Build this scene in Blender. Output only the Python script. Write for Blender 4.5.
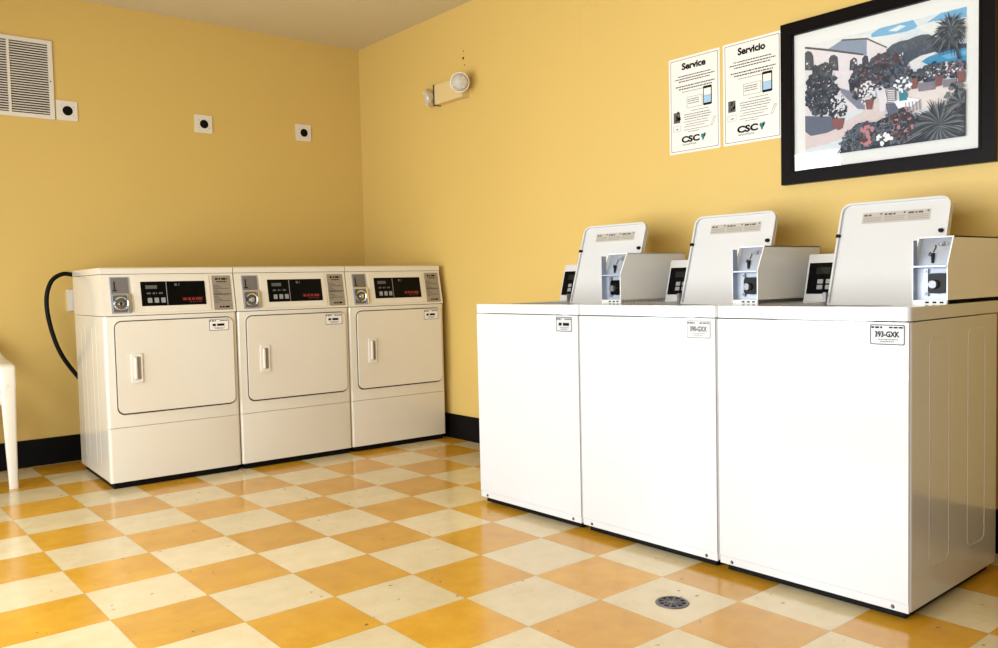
import bpy, bmesh, math, random
from mathutils import Vector, Matrix, Quaternion
for o in list(bpy.data.objects): bpy.data.objects.remove(o, do_unlink=True)
scene = bpy.context.scene
col = scene.collection
PI = math.pi
rnd = random.Random(7)

# ------------------------------------------------------------------ camera
CAM = Vector((-0.6971, -3.0590, 1.0145)); YAW, PITCH, ROLL, FPX = 0.69203, -0.04931, -0.02253, 845.81
fw = Vector((math.sin(YAW)*math.cos(PITCH), math.cos(YAW)*math.cos(PITCH), math.sin(PITCH)))
rt = Vector((math.cos(YAW), -math.sin(YAW), 0)); up = rt.cross(fw)
r_ = math.cos(ROLL)*rt + math.sin(ROLL)*up; u_ = -math.sin(ROLL)*rt + math.cos(ROLL)*up
cd = bpy.data.cameras.new('camera'); cam = bpy.data.objects.new('camera', cd); col.objects.link(cam)
cd.sensor_fit = 'HORIZONTAL'; cd.sensor_width = 36; cd.lens = FPX*36/998; cd.clip_start = .02
m3 = Matrix((r_, u_, -fw)).transposed()
cam.matrix_world = Matrix.Translation(CAM) @ m3.to_4x4()
scene.camera = cam

# ------------------------------------------------------------------ world, daylight, exposure
scene.view_settings.view_transform = 'Standard'; scene.view_settings.look = 'None'
scene.view_settings.gamma = 1; scene.view_settings.use_curve_mapping = False
scene.view_settings.exposure = -1.25
w = bpy.data.worlds.new('sky'); scene.world = w; w.use_nodes = True
bg = w.node_tree.nodes['Background']; bg.inputs[0].default_value = (.80, .90, 1, 1); bg.inputs[1].default_value = 1.0
WX = -1.30                       # plane of the glazed wall
WINS = ((-3.4, .60, .25, 1.92), (.76, 1.48, .06, 2.19))     # openings: y0, y1, z0, z1
def area(name, loc, rot, sx, sy, power, color, spread=PI):
    l = bpy.data.lights.new(name, 'AREA'); l.shape = 'RECTANGLE'; l.size = sx; l.size_y = sy
    l.energy = power; l.color = color; l.spread = spread
    o = bpy.data.objects.new(name, l); o.location = loc; o.rotation_euler = rot; col.objects.link(o)
    return o
for y0, y1, z0, z1 in WINS:      # the same daylight for each square metre of glazing
    area('daylight_through_window', (WX-.30, (y0+y1)/2, (z0+z1)/2), (PI/2, 0, -PI/2), y1-y0, z1-z0, 84*(y1-y0)*(z1-z0), (.92, .965, 1.0))

# ------------------------------------------------------------------ materials
def nodes(name):
    m = bpy.data.materials.new(name); m.use_nodes = True
    nt = m.node_tree; return m, nt, nt.nodes['Principled BSDF']
def mat(name, c, rough=.5, metal=0., coat=0., bump=0., bscale=200., spec=.5, var=0., vscale=6., rvar=0.):
    m, nt, b = nodes(name)
    b.inputs['Base Color'].default_value = (*c, 1); b.inputs['Roughness'].default_value = rough
    b.inputs['Metallic'].default_value = metal; b.inputs['Coat Weight'].default_value = coat; b.inputs['Coat Roughness'].default_value = .06
    b.inputs['Specular IOR Level'].default_value = spec
    tc = nt.nodes.new('ShaderNodeTexCoord')
    n = nt.nodes.new('ShaderNodeTexNoise'); n.inputs['Scale'].default_value = vscale; n.inputs['Detail'].default_value = 4
    nt.links.new(tc.outputs['Object'], n.inputs['Vector'])
    mx = nt.nodes.new('ShaderNodeMix'); mx.data_type = 'RGBA'
    v = var or .02
    mx.inputs['A'].default_value = (*[x*(1-v) for x in c], 1); mx.inputs['B'].default_value = (*[min(1, x*(1+v)) for x in c], 1)
    nt.links.new(n.outputs['Fac'], mx.inputs['Factor']); nt.links.new(mx.outputs['Result'], b.inputs['Base Color'])
    if rvar:
        mr = nt.nodes.new('ShaderNodeMapRange'); mr.inputs['To Min'].default_value = rough-rvar; mr.inputs['To Max'].default_value = rough+rvar
        nt.links.new(n.outputs['Fac'], mr.inputs['Value']); nt.links.new(mr.outputs['Result'], b.inputs['Roughness'])
    if bump:
        n2 = nt.nodes.new('ShaderNodeTexNoise'); n2.inputs['Scale'].default_value = bscale; n2.inputs['Detail'].default_value = 3
        nt.links.new(tc.outputs['Object'], n2.inputs['Vector'])
        bp = nt.nodes.new('ShaderNodeBump'); bp.inputs['Strength'].default_value = bump; bp.inputs['Distance'].default_value = .002
        nt.links.new(n2.outputs['Fac'], bp.inputs['Height']); nt.links.new(bp.outputs['Normal'], b.inputs['Normal'])
    return m
WALLC = (.61, .42, .118)
M = {}
M['wall'] = mat('yellow wall paint', WALLC, .55, bump=.25, bscale=160, var=.03, vscale=1.5)
M['far_wall'] = mat('dark bounce-cutting wall tone', (.10, .075, .05), .6, bump=.25, bscale=160)  # for the unseen left and rear walls, darkened to cut bounced light
M['ceiling'] = mat('ceiling paint', (.60, .51, .31), .8, bump=.3, bscale=90)
M['vinyl'] = mat('black cove base vinyl', (.003, .0025, .0025), .5, spec=.08)
M['enamel'] = mat('white washer enamel', (.57, .565, .56), .16, coat=.35)
M['almond'] = mat('off white dryer enamel', (.67, .615, .51), .18, coat=.3)
M['dark_gap'] = mat('dark gap shade and cap', (.045, .03, .02), .6)  # dark brown for the painted door gap shade and the lamp end cap
M['inner'] = mat('dark inner steel', (.09, .085, .08), .5)  # dark grey steel of the coin slide's lower plate
M['black'] = mat('black glossy plastic', (.002, .002, .002), .2, spec=.1)
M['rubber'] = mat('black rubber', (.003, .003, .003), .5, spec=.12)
M['screen'] = mat('dark display window', (.006, .008, .008), .08)
M['button'] = mat('grey membrane button', (.24, .24, .235), .4)
M['red'] = mat('red lettering', (.22, .008, .011), .4)
M['dimred'] = mat('dim red lettering', (.08, .006, .006), .4)
M['label'] = mat('brushed grey label foil', (.29, .25, .195), .38, metal=.25)
M['ink'] = mat('black ink', (.005, .005, .005), .5, spec=.1)
M['grey_ink'] = mat('grey ink', (.09, .088, .085), .5, spec=.2)
M['lightink'] = mat('faint ink', (.28, .27, .25), .5, spec=.2)
M['paper'] = mat('white laminated paper', (.74, .715, .67), .3)
M['sticker'] = mat('white sticker', (.46, .46, .46), .35)
M['plate'] = mat('dark grey steel plate', (.17, .155, .15), .45, metal=.3)
M['duct'] = mat('dark duct shade', (.035, .026, .018), .8)
M['knob'] = mat('worn chrome knob', (.16, .16, .17), .35, metal=.8)
M['reflector'] = mat('satin lamp reflector', (.60, .52, .38), .35, metal=.5)
M['foil'] = mat('pale foil sticker', (.42, .38, .33), .35)
M['chrome'] = mat('chrome', (.80, .81, .83), .14, metal=1)
M['galv'] = mat('galvanised steel', (.36, .39, .45), .42, metal=.5, var=.12, vscale=40)
M['case'] = mat('satin painted coin box', (.78, .77, .75), .25)
M['white_pl'] = mat('white plastic', (.68, .63, .54), .35)
M['chair'] = mat('white resin', (.72, .67, .57), .32, bump=.1, bscale=300)
M['beige_pl'] = mat('beige plastic', (.64, .48, .22), .4)
M['frame'] = mat('espresso frame wood', (.0035, .002, .0018), .4, var=.3, vscale=30, spec=.08)
M['mat_board'] = mat('cream mat board', (.70, .69, .65), .7)
M['steel'] = mat('zinc screw', (.20, .21, .23), .35, metal=.7)
M['iron'] = mat('cast iron', (.16, .14, .14), .4, metal=.7, var=.2, vscale=80)
M['hole'] = mat('dark hole', (.004, .003, .003), .9)
M['teal'] = mat('teal ink', (.02, .22, .22), .5)
M['blueink'] = mat('light blue ink', (.30, .48, .66), .5)
M['alu'] = mat('anodised window frame', (.30, .27, .22), .4, metal=.8)
M['stainless'] = mat('stainless tub', (.6, .6, .6), .25, metal=1)

def glass_mat(name, tint=(1, 1, 1)):
    m = bpy.data.materials.new(name); m.use_nodes = True; nt = m.node_tree; nt.nodes.clear()
    out = nt.nodes.new('ShaderNodeOutputMaterial'); mix = nt.nodes.new('ShaderNodeMixShader')
    t = nt.nodes.new('ShaderNodeBsdfTransparent'); g = nt.nodes.new('ShaderNodeBsdfGlossy'); f = nt.nodes.new('ShaderNodeFresnel')
    t.inputs[0].default_value = (*tint, 1); g.inputs['Roughness'].default_value = .01; f.inputs[0].default_value = 1.45
    nt.links.new(f.outputs[0], mix.inputs[0]); nt.links.new(t.outputs[0], mix.inputs[1]); nt.links.new(g.outputs[0], mix.inputs[2])
    nt.links.new(mix.outputs[0], out.inputs[0]); return m
M['glass'] = glass_mat('clear glass')
def lens_mat():
    m, nt, b = nodes('faceted clear lens'); L = nt.links.new
    b.inputs['Base Color'].default_value = (.80, .74, .62, 1); b.inputs['Roughness'].default_value = .15; b.inputs['Alpha'].default_value = .55
    tc = nt.nodes.new('ShaderNodeTexCoord'); v = nt.nodes.new('ShaderNodeTexVoronoi'); v.inputs['Scale'].default_value = 55
    bp = nt.nodes.new('ShaderNodeBump'); bp.inputs['Strength'].default_value = .8; bp.inputs['Distance'].default_value = .006
    L(tc.outputs['Object'], v.inputs['Vector']); L(v.outputs['Distance'], bp.inputs['Height']); L(bp.outputs['Normal'], b.inputs['Normal']); return m
M['lens'] = lens_mat()

def floor_mat():
    T = .3048
    m, nt, b = nodes('checkerboard vinyl tile'); L = nt.links.new; N = nt.nodes.new
    geo = N('ShaderNodeNewGeometry')
    dv = N('ShaderNodeVectorMath'); dv.operation = 'SCALE'; dv.inputs['Scale'].default_value = 1/T; L(geo.outputs['Position'], dv.inputs[0])
    fl = N('ShaderNodeVectorMath'); fl.operation = 'FLOOR'; L(dv.outputs[0], fl.inputs[0])
    fr = N('ShaderNodeVectorMath'); fr.operation = 'FRACTION'; L(dv.outputs[0], fr.inputs[0])
    sp = N('ShaderNodeSeparateXYZ'); L(fl.outputs[0], sp.inputs[0])
    def math_(op, a, bb=None):
        n = N('ShaderNodeMath'); n.operation = op
        for i, x in enumerate((a, bb)):
            if x is None: continue
            if isinstance(x, (int, float)): n.inputs[i].default_value = x
            else: L(x, n.inputs[i])
        return n.outputs[0]
    s = math_('ADD', sp.outputs[0], sp.outputs[1])
    par = math_('FLOORED_MODULO', s, 2.0)            # 0 orange, 1 cream
    cmb = N('ShaderNodeCombineXYZ'); L(sp.outputs[0], cmb.inputs[0]); L(sp.outputs[1], cmb.inputs[1])
    wn = N('ShaderNodeTexWhiteNoise'); wn.noise_dimensions = '2D'; L(cmb.outputs[0], wn.inputs['Vector'])
    # streaky marbling turned 90 degrees from tile to tile
    n1 = N('ShaderNodeTexNoise'); n1.inputs['Scale'].default_value = 9; n1.inputs['Detail'].default_value = 6; n1.inputs['Roughness'].default_value = .65
    off = N('ShaderNodeVectorMath'); off.operation = 'ADD'; L(geo.outputs['Position'], off.inputs[0])
    sc = N('ShaderNodeVectorMath'); sc.operation = 'SCALE'; sc.inputs['Scale'].default_value = 7; L(wn.outputs['Color'], sc.inputs[0]); L(sc.outputs[0], off.inputs[1])
    L(off.outputs[0], n1.inputs['Vector'])
    def mix(fac, A, B):
        x = N('ShaderNodeMix'); x.data_type = 'RGBA'
        if isinstance(fac, float): x.inputs['Factor'].default_value = fac
        else: L(fac, x.inputs['Factor'])
        for k, v in (('A', A), ('B', B)):
            if isinstance(v, tuple): x.inputs[k].default_value = (*v, 1)
            else: L(v, x.inputs[k])
        return x.outputs['Result']
    mr = N('ShaderNodeMapRange'); mr.inputs['From Min'].default_value = .3; mr.inputs['From Max'].default_value = .7; L(n1.outputs['Fac'], mr.inputs['Value'])
    orange = mix(mr.outputs['Result'], (.52, .245, .015), (.62, .33, .028))
    cream = mix(mr.outputs['Result'], (.60, .48, .275), (.68, .565, .355))
    base = mix(par, orange, cream)
    tone = N('ShaderNodeMapRange'); tone.inputs['To Min'].default_value = .92; tone.inputs['To Max'].default_value = 1.05; L(wn.outputs['Value'], tone.inputs['Value'])
    hv = N('ShaderNodeHueSaturation'); L(base, hv.inputs['Color']); L(tone.outputs['Result'], hv.inputs['Value'])
    # dirt flecks
    n2 = N('ShaderNodeTexNoise'); n2.inputs['Scale'].default_value = 26; n2.inputs['Detail'].default_value = 2; L(off.outputs[0], n2.inputs['Vector'])
    fleck = N('ShaderNodeMapRange'); fleck.inputs['From Min'].default_value = .725; fleck.inputs['From Max'].default_value = .765; L(n2.outputs['Fac'], fleck.inputs['Value'])
    n3 = N('ShaderNodeTexNoise'); n3.inputs['Scale'].default_value = 60; n3.inputs['Detail'].default_value = 4
    L(off.outputs[0], n3.inputs['Vector'])
    scuff = N('ShaderNodeMapRange'); scuff.inputs['From Min'].default_value = .64; scuff.inputs['From Max'].default_value = .80; scuff.inputs['To Max'].default_value = .45; L(n3.outputs['Fac'], scuff.inputs['Value'])
    c1 = mix(scuff.outputs['Result'], hv.outputs['Color'], (.40, .22, .06))
    c2 = mix(fleck.outputs['Result'], c1, (.16, .10, .05))
    # seams
    sf = N('ShaderNodeSeparateXYZ'); L(fr.outputs[0], sf.inputs[0])
    def edge(x):
        a = math_('SUBTRACT', x, .5); a = math_('ABSOLUTE', a); return math_('GREATER_THAN', a, .4968)
    seam = math_('MAXIMUM', edge(sf.outputs[0]), edge(sf.outputs[1]))
    seamf = math_('MULTIPLY', seam, .55)
    c3 = mix(seamf, c2, (.22, .12, .04))
    L(c3, b.inputs['Base Color'])
    rr = N('ShaderNodeMapRange'); rr.inputs['To Min'].default_value = .10; rr.inputs['To Max'].default_value = .26; L(n1.outputs['Fac'], rr.inputs['Value'])
    L(rr.outputs['Result'], b.inputs['Roughness'])
    n4 = N('ShaderNodeTexNoise'); n4.inputs['Scale'].default_value = 14; n4.inputs['Detail'].default_value = 3; L(geo.outputs['Position'], n4.inputs['Vector'])
    bp = N('ShaderNodeBump'); bp.inputs['Strength'].default_value = .12; bp.inputs['Distance'].default_value = .004
    h = math_('SUBTRACT', n4.outputs['Fac'], seamf); L(h, bp.inputs['Height']); L(bp.outputs['Normal'], b.inputs['Normal'])
    b.inputs['Specular IOR Level'].default_value = .5
    return m
M['floor'] = floor_mat()

# ------------------------------------------------------------------ mesh helpers
class MB:
    """collects shapes into one mesh"""
    def __init__(s): s.bm = bmesh.new(); s.mi = 0
    def _fin(s, vs, bev=0, seg=2):
        fs = set(f for v in vs for f in v.link_faces)
        for f in fs: f.material_index = s.mi
        if bev:
            es = set(e for v in vs for e in v.link_edges)
            es = [e for e in es if len(e.link_faces) == 2 and e.calc_face_angle(0) > .5]
            r = bmesh.ops.bevel(s.bm, geom=es, offset=bev, segments=seg, profile=.5, affect='EDGES', clamp_overlap=True)
            for f in r['faces']: f.material_index = s.mi
    def box(s, x0, x1, y0, y1, z0, z1, bev=0, seg=2, rot=None):
        vs = [s.bm.verts.new((x, y, z)) for x in (x0, x1) for y in (y0, y1) for z in (z0, z1)]
        for q in ((0,1,3,2), (4,6,7,5), (0,4,5,1), (2,3,7,6), (0,2,6,4), (1,5,7,3)): s.bm.faces.new([vs[i] for i in q])
        if rot: 
            piv, R = rot
            for v in vs: v.co = piv + R @ (v.co-piv)
        s._fin(vs, bev, seg); return s
    def prism(s, pts, a, b, axis='y', bev=0, seg=2):
        """polygon pts extruded between a and b along axis; pts are the other two coordinates in order"""
        def P(p, t):
            return {'x': (t, p[0], p[1]), 'y': (p[0], t, p[1]), 'z': (p[0], p[1], t)}[axis]
        A = [s.bm.verts.new(P(p, a)) for p in pts]; B = [s.bm.verts.new(P(p, b)) for p in pts]; n = len(pts)
        s.bm.faces.new(A); s.bm.faces.new(B[::-1])
        for i in range(n): s.bm.faces.new((A[i], B[i], B[(i+1) % n], A[(i+1) % n]))
        s._fin(A+B, bev, seg); return s
    def ring(s, outer, inner, a, b, axis='y', bev=0):
        def P(p, t):
            return {'x': (t, p[0], p[1]), 'y': (p[0], t, p[1]), 'z': (p[0], p[1], t)}[axis]
        n = len(outer); V = [[s.bm.verts.new(P(p, t)) for p in loop] for loop in (outer, inner) for t in (a, b)]
        oa, ob, ia, ib = V
        for i in range(n):
            j = (i+1) % n
            s.bm.faces.new((oa[i], ob[i], ob[j], oa[j])); s.bm.faces.new((ia[i], ia[j], ib[j], ib[i]))
            s.bm.faces.new((oa[i], oa[j], ia[j], ia[i])); s.bm.faces.new((ob[i], ib[i], ib[j], ob[j]))
        s._fin(oa+ob+ia+ib, bev, 2); return s
    def tube(s, pts, r, n=10, cap=True, closed=False):
        pts = [Vector(p) for p in pts]; R = r if isinstance(r, (list, tuple)) else [r]*len(pts)
        rings = []; prev = None
        for i, p in enumerate(pts):
            if closed: t = pts[(i+1) % len(pts)]-pts[i-1]
            else: t = pts[min(i+1, len(pts)-1)]-pts[max(i-1, 0)]
            t.normalize()
            if prev is None:
                a = t.orthogonal().normalized()
            else:
                a = (prev - t*prev.dot(t)).normalized()
            prev = a; b2 = t.cross(a)
            rings.append([s.bm.verts.new(p + R[i]*(math.cos(2*PI*k/n)*a + math.sin(2*PI*k/n)*b2)) for k in range(n)])
        m = len(rings)
        for i in range(m if closed else m-1):
            A, B = rings[i], rings[(i+1) % m]
            for k in range(n): s.bm.faces.new((A[k], A[(k+1) % n], B[(k+1) % n], B[k]))
        if cap and not closed:
            s.bm.faces.new(rings[0][::-1]); s.bm.faces.new(rings[-1])
        s._fin([v for g in rings for v in g]); return s
    def lathe(s, prof, c=(0, 0, 0), axis='z', n=28):
        """prof: (radius, height) pairs, turned round the axis at c"""
        c = Vector(c); rings = []
        ex, ey, ez = {'z': ((1,0,0), (0,1,0), (0,0,1)), 'y': ((1,0,0), (0,0,1), (0,-1,0)), 'x': ((0,1,0), (0,0,1), (1,0,0))}[axis]
        ex, ey, ez = Vector(ex), Vector(ey), Vector(ez); V = []
        for r, h in prof:
            if r < 1e-6: g = [s.bm.verts.new(c+ez*h)]
            else: g = [s.bm.verts.new(c + ez*h + r*(math.cos(2*PI*k/n)*ex + math.sin(2*PI*k/n)*ey)) for k in range(n)]
            rings.append(g); V += g
        for A, B in zip(rings, rings[1:]):
            for k in range(n):
                q = (A[k % len(A)], A[(k+1) % len(A)], B[(k+1) % len(B)], B[k % len(B)])
                q = list(dict.fromkeys(q))
                if len(q) > 2: s.bm.faces.new(q)
        s._fin(V); return s
    def poly(s, pts):
        vs = [s.bm.verts.new(p) for p in pts]; f = s.bm.faces.new(vs); f.material_index = s.mi; return s
    def build(s, name, mats, parent=None, smooth=True, bev=0, at=None, normals=True, **props):
        if normals: bmesh.ops.recalc_face_normals(s.bm, faces=s.bm.faces)
        me = bpy.data.meshes.new(name); s.bm.to_mesh(me); s.bm.free()
        for m in (mats if isinstance(mats, (list, tuple)) else [mats]): me.materials.append(m)
        if smooth:
            me.polygons.foreach_set('use_smooth', [True]*len(me.polygons)); me.set_sharp_from_angle(angle=math.radians(38))
        o = bpy.data.objects.new(name, me); col.objects.link(o)
        if parent: o.parent = parent
        if at: o.location = at
        for k, v in props.items(): o[k] = v
        return o

def rrect(x0, x1, z0, z1, r, n=5):
    pts = []
    rs = r if isinstance(r, (list, tuple)) else [r]*4      # corners: (x1,z1) (x0,z1) (x0,z0) (x1,z0)
    for (cx, cz, a0, rr) in ((x1, z1, 0, rs[0]), (x0, z1, PI/2, rs[1]), (x0, z0, PI, rs[2]), (x1, z0, 1.5*PI, rs[3])):
        sx = -1 if cx == x1 else 1; sz = -1 if cz == z1 else 1
        for k in range(n+1):
            a = a0 + (PI/2)*k/n; pts.append((cx + sx*rr + rr*math.cos(a), cz + sz*rr + rr*math.sin(a)))
    return pts
def empty(name, loc, rz=0, **props):
    o = bpy.data.objects.new(name, None); col.objects.link(o); o.location = loc; o.rotation_euler = (0, 0, rz); o.empty_display_size = .1
    for k, v in props.items(): o[k] = v
    return o
def copy_tree(o, parent=None):
    c = o.copy(); col.objects.link(c)
    if parent: c.parent = parent
    for ch in [x for x in bpy.data.objects if x.parent == o]: copy_tree(ch, c)
    return c
def text_polys(s, h, bold=0., width=None):
    """the outlines of a word as triangles, (x, z) with the cap height h, centred on x; width squeezes or stretches it"""
    cu = bpy.data.curves.new('word', 'FONT'); cu.body = s; cu.size = 1; cu.offset = bold; cu.resolution_u = 3
    o = bpy.data.objects.new('word', cu); col.objects.link(o)
    me = bpy.data.meshes.new_from_object(o.evaluated_get(bpy.context.evaluated_depsgraph_get()))
    vs = [(v.co.x, v.co.y) for v in me.vertices]; fs = [tuple(p.vertices) for p in me.polygons]
    bpy.data.objects.remove(o); bpy.data.curves.remove(cu); bpy.data.meshes.remove(me)
    x0 = min(v[0] for v in vs); x1 = max(v[0] for v in vs); k = h/.69
    kx = width/(x1-x0) if width else k
    return [((v[0]-(x0+x1)/2)*kx, v[1]*k) for v in vs], fs
def put_text(mb, s, x, y, z, h, bold=0., width=None, tilt=None):
    """word on the plane y, facing -y; tilt(x, z) -> point moves it to a leaning plane"""
    vs, fs = text_polys(s, h, bold, width)
    V = [mb.bm.verts.new(tilt(x+a, z+b) if tilt else (x+a, y, z+b)) for a, b in vs]
    for f in fs:
        try: mb.bm.faces.new([V[i] for i in f]).material_index = mb.mi
        except ValueError: pass
def dashes(mb, x0, x1, y, z, h, seed, tilt=None, centre=False):
    """a line of unreadably small print"""
    R = random.Random(seed); x = x0
    while x < x1:
        L = min(R.uniform(.9, 3.2)*h, x1-x)
        if L > .3*h:
            q = [(x, z), (x+L, z), (x+L, z+h), (x, z+h)]
            mb.poly([tilt(*p) if tilt else (p[0], y, p[1]) for p in q])
        x += L + h*.55

# ------------------------------------------------------------------ room shell
XR, YB, HC = 2.590, 2.472, 2.753
YR = -7.0
def struct(mb, name, m, parent=None, **k):
    o = mb.build(name, m, parent, **k)
    if not parent: o['kind'] = 'structure'
    return o
struct(MB().box(WX-.15, XR+.15, YR-.15, YB+.15, -.12, 0), 'floor', M['floor'], smooth=False)
struct(MB().box(WX-.15, XR+.15, YR-.15, YB+.15, HC, HC+.1), 'ceiling', M['ceiling'], smooth=False)
struct(MB().box(WX-.15, XR+.15, YB, YB+.15, 0, HC), 'wall_back', M['wall'], smooth=False)
b = MB()                                   # the right wall, with a slight step in its face
b.prism([(XR+.004, YB), (XR+.15, YB), (XR+.15, YR), (XR, YR), (XR, .158), (XR+.004, .163)], 0, HC, 'z')
wr = struct(b, 'wall_right', M['wall'], smooth=False)
for z, y, r in ((2.466, 1.201, .004), (2.423, 1.204, .008), (2.378, 1.192, .004)):
    MB().lathe([(0, .0012), (r, .0012), (r, 0)], (0, 0, 0), 'x', 12).build('screw_hole', M['hole'], wr, at=(XR+.0035-.0014, y, z))
struct(MB().box(WX-.15, XR+.15, YR-.15, YR, 0, HC), 'wall_rear', M['far_wall'], smooth=False)
b = MB(); cuts = [YR, WINS[0][0], WINS[0][1], WINS[1][0], WINS[1][1], YB]
for k, (a, c) in enumerate(zip(cuts, cuts[1:])):
    if k % 2 == 0: b.box(WX-.15, WX, a, c, 0, HC)
    else:
        q = WINS[k//2]; b.box(WX-.15, WX, a, c, 0, q[2]); b.box(WX-.15, WX, a, c, q[3], HC)
struct(b, 'wall_left', M['far_wall'], smooth=False)
BH = .157
struct(MB().prism([(YB, 0), (YB-.012, 0), (YB-.006, .012), (YB-.006, BH-.004), (YB-.003, BH), (YB, BH)], WX, XR, 'x'), 'baseboard_back', M['vinyl'])
struct(MB().prism([(XR+.004, 0), (XR-.012, 0), (XR-.006, .012), (XR-.006, BH-.004), (XR-.003, BH), (XR+.004, BH)], YR, YB-.006, 'y'), 'baseboard_right', M['vinyl'])
struct(MB().prism([(WX, 0), (WX+.012, 0), (WX+.006, .012), (WX+.006, BH-.004), (WX+.003, BH), (WX, BH)], YR, YB-.006, 'y'), 'baseboard_left', M['vinyl'])
struct(MB().prism([(YR, 0), (YR+.012, 0), (YR+.006, .012), (YR+.006, BH-.004), (YR+.003, BH), (YR, BH)], WX+.006, XR-.006, 'x'), 'baseboard_rear', M['vinyl'])
# glazed openings in the left wall
for k, ((y0, y1, z0, z1), bars) in enumerate(zip(WINS, ((-2.07, -.73), ()))):
    b = MB(); e = .05
    b.ring([(y0, z0), (y1, z0), (y1, z1), (y0, z1)], [(y0+e, z0+e), (y1-e, z0+e), (y1-e, z1-e), (y0+e, z1-e)], WX-.11, WX-.05, 'x')
    for y in bars: b.box(WX-.11, WX-.05, y-.025, y+.025, z0+e, z1-e)
    win = struct(b, 'window_%d' % (k+1), M['alu'], smooth=False)
    ys = [y0+e] + [v for y in bars for v in (y-.025, y+.025)] + [y1-e]
    for a, c in zip(ys[::2], ys[1::2]):
        MB().poly([(WX-.08, a, z0+e), (WX-.08, c, z0+e), (WX-.08, c, z1-e), (WX-.08, a, z1-e)]).build('window_pane', M['glass'], win, smooth=False)

# ------------------------------------------------------------------ coin operated washers
RW = -PI/2 + .01727
W0 = Vector((1.6939, -.0120, 0)); WDIR = Vector((.01727, -.99985, 0)); PW = .6504; WW = .6468
DK = .917
def washer():
    root = empty('washing_machine', W0, RW, category='washing machine', group='top-loading coin washers in a row')
    D = .66; X1 = WW
    b = MB()                                # hollow cabinet with rounded front uprights
    b.ring(rrect(0, X1, .004, D, [.004, .004, .012, .012]), rrect(.02, X1-.02, .024, D-.02, [.004, .004, .006, .006]), .034, .8735, 'z')
    for xs, s in ((X1, 1), (0, -1)):        # pressed ribs of the side panels
        for (a, c, z1) in ((.13, .275, .825), (.415, .56, .838)):
            q = rrect(a, c, .13, z1, .03, 4); q2 = rrect(a+.006, c-.006, .136, z1-.006, .026, 4)
            b.ring(q, q2, xs-.001*s, xs+.0007*s, 'x')
    cab = b.build('cabinet', M['enamel'], root)
    MB().box(.022, X1-.022, .022, D-.022, .006, .040).build('base', M['rubber'], root)  # black block added as the shadow band under the washer
    b = MB(); b.box(.004, X1-.004, .000, .006, .058, .8725, .0028, 2)
    b.build('front_panel', M['enamel'], root)
    b = MB(); b.box(.004, X1-.004, .002, .010, .030, .0555, .0025, 2)
    kick = b.build('kick_strip', M['enamel'], root)
    for x in (.05, X1-.05):
        MB().lathe([(0, .0045), (.004, .004), (.0065, 0)], (x, .002, .040), 'y', 10).build('screw', M['iron'], kick)
    for x in (.06, X1-.06):
        for y in (.07, D-.07):
            MB().lathe([(0, 0), (.022, 0), (.022, .01), (.009, .014), (.009, .045), (0, .045)], (x, y, 0), n=14).build('foot', M['rubber'], root)
    # top deck with its loading opening
    b = MB(); b.ring(rrect(-.0010, X1+.0020, -.004, .70, [.006, .006, .016, .016]), rrect(.145, .5405, .055, .478, [.012, .012, .05, .05]), .8775, DK, 'z', .004)
    b.build('top_deck', M['enamel'], root)
    b = MB(); b.lathe([(.185, .875), (.205, .86), (.225, .85), (.235, .42), (.0, .40)], (.3325, .2475, 0), n=36)
    b.ring(rrect(.145, .5405, .055, .478, [.012, .012, .05, .05]), rrect(.155, .530, .065, .44, [.165]*4), .876, .866, 'z')
    tub = b.build('tub', M['stainless'], root)
    b = MB(); b.lathe([(.09, .405), (.06, .45), (.045, .50), (.04, .74), (.0, .76)], (.3325, .2475, 0), n=24)
    for k in range(4):
        a = k*PI/2; b.box(.3325+.04*math.cos(a)-.006, .3325+.04*math.cos(a)+.006, .2475+.04*math.sin(a)-.006, .2475+.04*math.sin(a)+.006, .42, .70, .003)
    b.build('agitator', M['white_pl'], root)
    # opened lid leaning back against the console
    A = Vector((0, .455, .9035)); ln = .117; hh = .368; dirn = Vector((0, ln, hh)).normalized(); nrm = Vector((0, -dirn.z, dirn.y)); LL = math.hypot(ln, hh)
    def lp(x, t, d=0): return Vector((x, 0, 0)) + A + dirn*t + nrm*d
    lx0, lx1 = .155, .5385
    def plate(mb, x0, x1, t0, t1, d0, d1, r, bev=0):
        pts = rrect(x0, x1, t0, t1, r)
        V0 = [mb.bm.verts.new(lp(p[0], p[1], d0)) for p in pts]; V1 = [mb.bm.verts.new(lp(p[0], p[1], d1)) for p in pts]; n = len(pts)
        mb.bm.faces.new(V0); mb.bm.faces.new(V1[::-1])
        for i in range(n): mb.bm.faces.new((V0[i], V1[i], V1[(i+1) % n], V0[(i+1) % n]))
        mb._fin(V0+V1, bev)
    def pring(mb, x0, x1, t0, t1, wdt, d0, d1, r):
        o_, i_ = rrect(x0, x1, t0, t1, r), rrect(x0+wdt, x1-wdt, t0+wdt, t1-wdt, [max(.004, q-wdt) for q in r])
        V = [[mb.bm.verts.new(lp(p[0], p[1], d)) for p in lo] for lo in (o_, i_) for d in (d0, d1)]; n = len(o_)
        for i in range(n):
            j = (i+1) % n
            mb.bm.faces.new((V[0][i], V[1][i], V[1][j], V[0][j])); mb.bm.faces.new((V[2][i], V[2][j], V[3][j], V[3][i]))
            mb.bm.faces.new((V[1][i], V[3][i], V[3][j], V[1][j])); mb.bm.faces.new((V[0][i], V[0][j], V[2][j], V[2][i]))
        mb._fin([v for g in V for v in g], .0015)
    b = MB(); plate(b, lx0, lx1, 0, LL, -.016, -.004, [.035, .035, .008, .008], .002)
    pring(b, lx0, lx1, 0, LL, .007, -.006, .006, [.035, .035, .008, .008])
    lid = b.build('lid', M['enamel'], root)
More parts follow.
